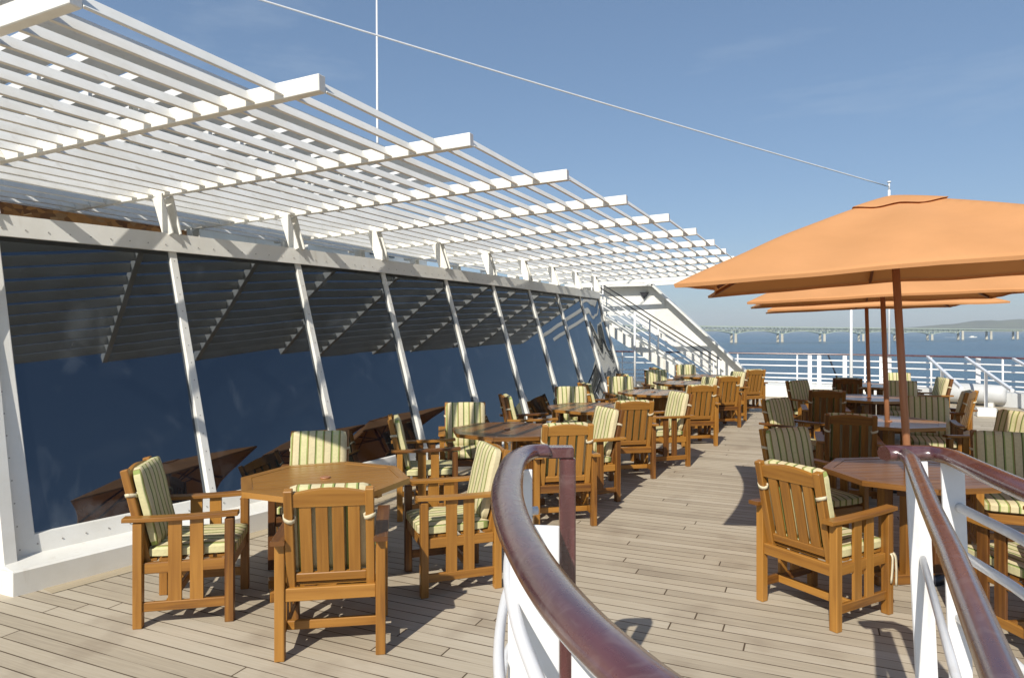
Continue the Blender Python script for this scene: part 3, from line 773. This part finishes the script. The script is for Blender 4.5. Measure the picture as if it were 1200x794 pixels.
rr = empty('handrail', S(1.6, 2.6)); tag(rr, 'straight varnished wooden handrail with a sharp corner on white flat posts', 'railing')
OA = [(a*.66, b_) for a, b_ in OV]; OB = [(a*1.05, b_*1.25) for a, b_ in OV]
b = MB(); b.tube([Z(1.545, 2.68, ZR), Z(1.50, 2.56, ZR), Z(1.153, 1.878, ZR), Z(.957, 1.481, ZR), Z(.685, .951, ZR), Z(.43, .45, ZR), Z(.2, 0.0, ZR)], 1, prof=OA); into(rr, b, 'rail_top', railwood)
b = MB(); b.tube([Z(1.49, 2.735, ZR-.002), Z(1.56, 2.74, ZR-.002), Z(1.62, 2.74, ZR-.002), Z(1.675, 2.735, ZR-.002), Z(1.70, 2.69, ZR-.002), Z(1.70, 2.62, ZR-.002), Z(1.665, 2.48, ZR-.002), Z(1.60, 2.2, ZR-.002), Z(1.50, 1.7, ZR-.002), Z(1.42, 1.1, ZR-.002)], 1, prof=OB); into(rr, b, 'rail_top', railwood)
b = MB(); b.beam(Z(1.635, 2.66, 0), Z(1.575, 2.66, ZR-.03), .085, .012, up=S(0, 1), bevel=.002); into(rr, b, 'post', railwhite)
b = MB(); b.beam(Z(1.765, 2.66, 0), Z(1.715, 2.66, ZR-.03), .085, .012, up=S(0.1, 1), bevel=.002); into(rr, b, 'post', railwhite)
b = MB(); b.tube([Z(1.60, 2.66, .86), Z(1.19, 1.85, .86), Z(.99, 1.46, .86), Z(.46, .45, .86)], .013, 10); into(rr, b, 'bar', railwhite)
for z in (1.06, .885, .63, .36):
    b = MB(); b.tube([Z(1.74, 2.66, z), Z(1.69, 2.30, z), Z(1.60, 1.9, z), Z(1.52, 1.5, z), Z(1.45, 1.0, z)], .018, 10); into(rr, b, 'bar', railwhite)

# ------------------------------------------------------------------ aft railing, ledge, stairs
ar = empty('aft_railing', (0, 19.9, 0)); tag(ar, 'white barred stern railing with a red-brown wooden top along the far deck edge', 'railing')
AP = [p for p in EDGE if p.y > 5]; AP = [Vector((p.x, p.y, 0)) for p in AP if p.x > -9.5]
def lift(P, z, o=0): return [Vector((p.x, p.y, z)) for p in P]
b = MB(); b.tube(lift(AP, 1.10), 1, prof=[(a*.85, c) for a, c in OV]); into(ar, b, 'rail_top', railwood)
for z in (.93, .77, .56, .44): b = MB(); b.tube(lift(AP, z), .018, 8); into(ar, b, 'bar', railwhite)
b = MB(); b.tube(lift(AP, .335), .022, 8); into(ar, b, 'bar', railwhite)
acc = 0; last = AP[0]
for i, p in enumerate(AP):
    acc += (p-last).length; last = p
    if acc > 1.25 or i == 0:
        acc = 0; b = MB(); b.tube([p, p+Vector((0, 0, 1.08))], .022, 8); into(ar, b, 'post', railwhite)
for u in (949, 960, 990, 1033, 1042, 1141):
    k = (u-600)/800; d = 19.88/(.4067*k+.9135); p = Z(k*d, d, 0)
    if u == 1141: p.y -= .5
    b = MB(); b.beam(p, p+Vector((0, 0, 1.07)), .10, .04, up=(0, 1, 0), bevel=.004); into(ar, b, 'post', railwhite)
# raking braces on the starboard quarter
for X, Y0 in ((2.52, 19.6), (3.27, 19.3), (4.12, 18.9)):
    b = MB(); b.beam((X, Y0, 1.08), (X+.05, Y0-4.0, .62), .06, .05); b.beam((X+.02, Y0-2.0, 0), (X+.02, Y0-2.0, .86), .06, .04, up=(0, 1, 0)); into(ar, b, 'brace', railwhite)
b = MB(); p = S(8.75, 18.9); b.beam((p.x, p.y, 1.05), (p.x+.25, p.y-.4, .35), .03, .03); into(ar, b, 'gate_brace', darkmetal)

m = MB(); led = [p for p in EDGE if p.y > 16.0 and p.x > -9]
inn = []
for i, p in enumerate(led):
    t = (led[min(i+1, len(led)-1)]-led[max(i-1, 0)]).normalized(); inn.append(Vector((p.x-t.y*-1*-1.25 if False else p.x, p.y, 0)))
def inset(P, o): 
    out = []
    for i, p in enumerate(P):
        t = (P[min(i+1, len(P)-1)]-P[max(i-1, 0)]).normalized(); out.append(Vector((p.x - t.y*o, p.y + t.x*o, 0)))
    return out
L0, L1 = inset(led, -.10), inset(led, 1.0)
cutn = [i for i, p in enumerate(led) if p.x < 2.2]; i0 = cutn[0]
m.poly([(p.x, p.y, .30) for p in L0[i0:]] + [(p.x, p.y, .30) for p in L1[i0:]][::-1], .296)
tag(m.build('stern_ledge', white), 'low white platform along the foot of the stern railing', 'ledge')
m = MB(); LL = inset([p for p in EDGE if p.y > 8 and p.x > 1.9], .25)
for p0, p1 in zip(LL, LL[1:]): m.beam((p0.x, p0.y, .165), (p1.x, p1.y, .165), .30, .32)
tag(m.build('scupper_wall', greywhite), 'low grey white wall curving under the starboard end of the stern railing', 'wall')
m = MB(); cpt = S(10.65, 15.9); ax = Vector((.93, -.36, 0)).normalized()
m.tube([Vector((cpt.x, cpt.y, .27)) - ax*.72 + ax*t for t in (0, .02, .08, .35, 1.1, 1.36, 1.42, 1.44)], [.12, .18, .215, .225, .225, .215, .18, .12], 24)
rc = m.build('raft_canister', greywhite); tag(rc, 'pale grey lying cylinder by the starboard stern railing', 'canister')
m = MB()
for t in (-.45, .45): m.box((cpt.x+ax.x*t, cpt.y+ax.y*t, .045), (.10, .40, .09), rz=math.atan2(ax.y, ax.x))
m.build('cradle', white, rc)
m = MB(); p = S(9.55, 13.75); m.box((p.x, p.y, .09), (.34, .22, .18), bevel=.01); tag(m.build('deck_box', white), 'small white box on the deck right of the farthest tables', 'box')

# stairs
st = empty('staircase', (-4, 18.3, 0)); tag(st, 'white open staircase with railings rising to the left behind the last tables', 'staircase')
sl = (1.0)/(1.55)
def sp2(t, y, dz=0): return Vector((-2.35 - t*3.35, y, .0 + t*2.15 + dz))      # t = 0 foot, 1 landing
for y in (17.75, 18.75):
    b = MB(); b.beam(sp2(-.02, y, .08), sp2(1, y, .0), .05, .24); into(st, b, 'stringer', white)
for i in range(1, 11):
    b = MB(); q = sp2(i/11, 18.25, .02); b.beam((q.x, 17.78, q.z), (q.x, 18.72, q.z), .27, .035, up=(0, 0, 1)); b.beam((q.x+.12, 17.78, q.z-.03), (q.x+.12, 18.72, q.z-.03), .02, .07); into(st, b, 'tread', white)
b = MB(); b.box((-6.1, 18.25, 2.12), (1.0, 1.1, .08)); into(st, b, 'landing', white)
for y in (17.72, 18.78):
    b = MB(); b.beam(sp2(-.02, y, .98), sp2(1.0, y, .98), .03, .03); into(st, b, 'handrail', darkmetal)
    for dz in (.38, .68): b = MB(); b.tube([sp2(0, y, dz), sp2(1.0, y, dz)], .014, 8); into(st, b, 'bar', railwhite)
    for t in (0, .48, .95): b = MB(); b.tube([sp2(t, y, .05), sp2(t, y, .96)], .02, 8); into(st, b, 'baluster', railwhite)
b = MB(); b.tube([Vector((-4.35, 17.7, 0)), Vector((-4.35, 17.7, 2.2))], .03, 8); into(st, b, 'post', railwhite)

bw = empty('stair_bulwark', (-4, 19.2, 0)); tag(bw, 'big white sloping side plate behind the staircase with a flanged edge', 'bulwark')
outl = [(-6.6, 2.15), (-4.85, 2.15), (-2.45, .42), (-2.3, 0), (-1.45, 0), (-1.60, .55), (-4.15, 2.98), (-6.6, 2.98)]
b = MB(); b.poly([(x, 19.15, z) for x, z in outl], .08, (0, 1, 0)); into(bw, b, 'plate', white)
b = MB(); b.beam((-6.6, 19.0, 2.99), (-4.13, 19.0, 2.99), .30, .05); b.beam((-4.17, 19.0, 3.0), (-1.58, 19.0, .55), .30, .05, up=(.5, 0, 1)); b.beam((-1.57, 19.0, .55), (-1.42, 19.0, 0), .30, .05, up=(1, 0, .2)); into(bw, b, 'flange', white)
b = MB(); b.poly([(-4.55, 19.06, 2.80), (-4.30, 19.06, 2.80), (-4.42, 19.06, 2.62)], .10, (0, 1, 0)); into(bw, b, 'lamp_housing', darkmetal)

# mast, flagpole, whip aerial, wire
p = S(.5525*19.6, 19.6); m = MB(); m.tube([(p.x, p.y, 0), (p.x, p.y, 5.75)], .035, 12); m.tube([(p.x, p.y, 5.75), (p.x, p.y, 6.0)], .024, 10); m.tube([(p.x, p.y, 5.96), (p.x, p.y, 6.0)], .05, 10)
tag(m.build('mast', railwhite), 'white mast whose capped tip shows just above the nearest parasol', 'mast')
k = (997.5-600)/800; d = 19.7/(.4067*k+.9135); p2 = Z(k*d, d, 0); m = MB(); m.tube([p2, p2+Vector((0, 0, 2.9))], [.04, .03], 12)
tag(m.build('flagpole', railwhite), 'plain white flagpole standing at the stern railing', 'flagpole')
p3 = S(-.196*14, 14); m = MB(); m.tube([(p3.x, p3.y, 2.6), (p3.x-.02, p3.y, 6), (p3.x-.05, p3.y, 10.5)], [.03, .025, .012], 8)
tag(m.build('whip_aerial', railwhite), 'thin white whip aerial rising above the slatted roof', 'aerial')
A0 = Vector((p.x, p.y, 5.85)); B0 = Z(-3.8, 12.0, 7.54); B1 = A0 + (B0-A0)*2.2
m = MB(); P = []
for i in range(41):
    t = i/40; q = A0.lerp(B1, t); q.z -= .55*math.sin(math.pi*t)*.35; P.append(q)
m.tube(P, .017, 6); tag(m.build('stay_wire', railwhite), 'thin pale wire running up from the stern mast across the sky', 'wire')

# ------------------------------------------------------------------ bridge and boat
br = empty('bridge', Z(432, 1330, -23)); tag(br, 'long pale green truss bridge on concrete piers far across the water', 'bridge')
def bpnt(t, z): return Z(432+899*t, 1330+490*t, z)
def btop(t): return 1.75 + 5.5 - 5.5*max(-.3, min(1.3, t))
span = .1275; T0, T1 = -2.2, 2.4
b = MB()
for i in range(int((T1-T0)/span)+1):
    t0 = T0+i*span; b.beam(bpnt(t0, btop(t0)), bpnt(t0+span, btop(t0+span)), 14, 2.2)
into(br, b, 'road_deck', bridgepaint)
b = MB()
nseg = int((T1-T0)/span)
def bdep(t):
    f = (t/span) % 1; return 7.5 + 6.5*abs(2*f-1)**2.2 * 1.0 if t < .75 else 4.5
for i in range(nseg*12):
    t0 = T0+i*span/12; t1 = t0+span/12
    for side_ in (-5, 5):
        o = Vector((.25, -.9, 0))*0 + S(-.478*side_, .878*side_)
        a, c = bpnt(t0, btop(t0)-1)+o, bpnt(t1, btop(t1)-1)+o
        e, f = bpnt(t0, btop(t0)-bdep(t0))+o, bpnt(t1, btop(t1)-bdep(t1))+o
        b.beam(e, f, 1.1, 1.3); b.beam(a, e, .6, .6, up=(0, 1, 0))
        if i % 2: b.beam(a, f, .7, .7)
        else: b.beam(e, c, .7, .7)
into(br, b, 'truss', bridgepaint)
for i in range(-14, 17):
    t = i*span
    if t < T0 or t > T1: continue
    z1 = btop(t) - (bdep(t) if t < .75 else 4.5)
    b = MB(); c = bpnt(t, 0)
    dirp = S(-.478, .878)
    for q in (-5.5, 5.5): b.beam(c+dirp*q+Vector((0, 0, -24.5)), c+dirp*q+Vector((0, 0, z1)), 5.0, 5, up=(0, 1, 0), taper=.85)
    into(br, b, 'pier', pierstone)
bt = empty('motorboat', Z(1450, 2150, -23.2), R(10)); tag(bt, 'tiny white motorboat on the water below the distant bridge', 'boat')
m = MB(); m.poly([(-9, -3, 2.2), (6, -3, 2.4), (13, 0, 3), (6, 3, 2.4), (-9, 3, 2.2)], 2.6); m.build('hull', white, bt)
m = MB(); m.poly([(-5, -2.2, 5), (2, -2.2, 5), (5, 0, 4.6), (2, 2.2, 5), (-5, 2.2, 5)], 2.8); m.build('cabin', white, bt)
m = MB()
for i in range(14): 
    x = -10-i*5; w = 1.5+i*.5; m.box((x, rnd.uniform(-1.5, 1.5), .10), (4.5, w, .35))
wk = m.build('wake', white); wk.location = bt.location; wk.rotation_euler = bt.rotation_euler; tag(wk, 'white foam trail behind the distant motorboat', 'wake', kind='stuff')

# ------------------------------------------------------------------ haze
HAZE = 7.0e-5
if HAZE:
    m = MB(); m.poly([(-9500, -1500, 260), (9500, -1500, 260), (9500, 12500, 260), (-9500, 12500, 260)], 285)
    hz = m.build('haze', white); tag(hz, 'thin pale sea haze', 'haze', kind='stuff')
    hm = bpy.data.materials.new('haze_air'); hm.use_nodes = True; nt = hm.node_tree; nt.nodes.clear()
    out = nd(nt, 'ShaderNodeOutputMaterial'); pv = nd(nt, 'ShaderNodeVolumePrincipled'); pv.inputs['Color'].default_value = (.93, .96, 1, 1); pv.inputs['Density'].default_value = HAZE; pv.inputs['Anisotropy'].default_value = 0
    nt.links.new(pv.outputs[0], out.inputs['Volume']); hz.data.materials.clear(); hz.data.materials.append(hm)

# ------------------------------------------------------------------ light, sky, camera
EL = 41
w = bpy.data.worlds.new('World'); scene.world = w; w.use_nodes = True; nt = w.node_tree; L = nt.links.new
bg = nt.nodes['Background']; sky = nd(nt, 'ShaderNodeTexSky', sky_type='NISHITA'); sky.sun_disc = False
sky.sun_elevation = R(EL); sky.sun_rotation = R(180); sky.altitude = 10; sky.air_density = 1.0; sky.dust_density = .7; sky.ozone_density = 1.0
tc = nd(nt, 'ShaderNodeTexCoord'); mp = nd(nt, 'ShaderNodeMapping'); mp.inputs['Scale'].default_value = (1.2, 2.0, 7); mp.inputs['Rotation'].default_value = (.1, .25, 0)
L(tc.outputs['Generated'], mp.inputs['Vector'])
cn_ = nd(nt, 'ShaderNodeTexNoise'); cn_.inputs['Scale'].default_value = 1.6; cn_.inputs['Detail'].default_value = 8; cn_.inputs['Roughness'].default_value = .6; L(mp.outputs[0], cn_.inputs['Vector'])
cr = ramp(nt, [(.55, (0, 0, 0)), (.78, (.34, .34, .34))]); L(cn_.outputs['Fac'], cr.inputs[0])
mx = nd(nt, 'ShaderNodeMix', data_type='RGBA'); L(cr.outputs[0], mx.inputs[0]); L(sky.outputs[0], mx.inputs[6]); mx.inputs[7].default_value = (6.5, 6.8, 7.2, 1)
gm = nd(nt, 'ShaderNodeGamma'); gm.inputs["Gamma"].default_value = .6; L(mx.outputs[2], gm.inputs['Color'])
tn = nd(nt, 'ShaderNodeMix', data_type='RGBA', blend_type='MULTIPLY'); tn.inputs[0].default_value = 1; L(gm.outputs[0], tn.inputs[6]); tn.inputs[7].default_value = (1.10, 1.38, 1.72, 1)
L(tn.outputs[2], bg.inputs['Color']); bg.inputs['Strength'].default_value = .10
sd = bpy.data.lights.new('sun', 'SUN'); sd.energy = 4.2; sd.angle = R(.53); sd.color = (1, .945, .85)
so = bpy.data.objects.new('sun', sd); col.objects.link(so); so.rotation_euler = (R(90-EL), 0, 0); so.location = (0, -20, 30)
cam = bpy.data.cameras.new('camera'); co = bpy.data.objects.new('camera', cam); col.objects.link(co)
co.location = (0, 0, 1.75); co.rotation_euler = (R(90), 0, R(24)); cam.sensor_width = 36; cam.lens = 24.0; cam.shift_y = -11/1200
cam.clip_start = .05; cam.clip_end = 40000; scene.camera = co
vs = scene.view_settings; vs.view_transform = 'Standard'; vs.look = 'None'; vs.exposure = .33; vs.gamma = 1; vs.use_curve_mapping = False
scene.render.engine = 'CYCLES'; scene.cycles.use_denoising = True; scene.cycles.max_bounces = 8; scene.cycles.sample_clamp_indirect = 6
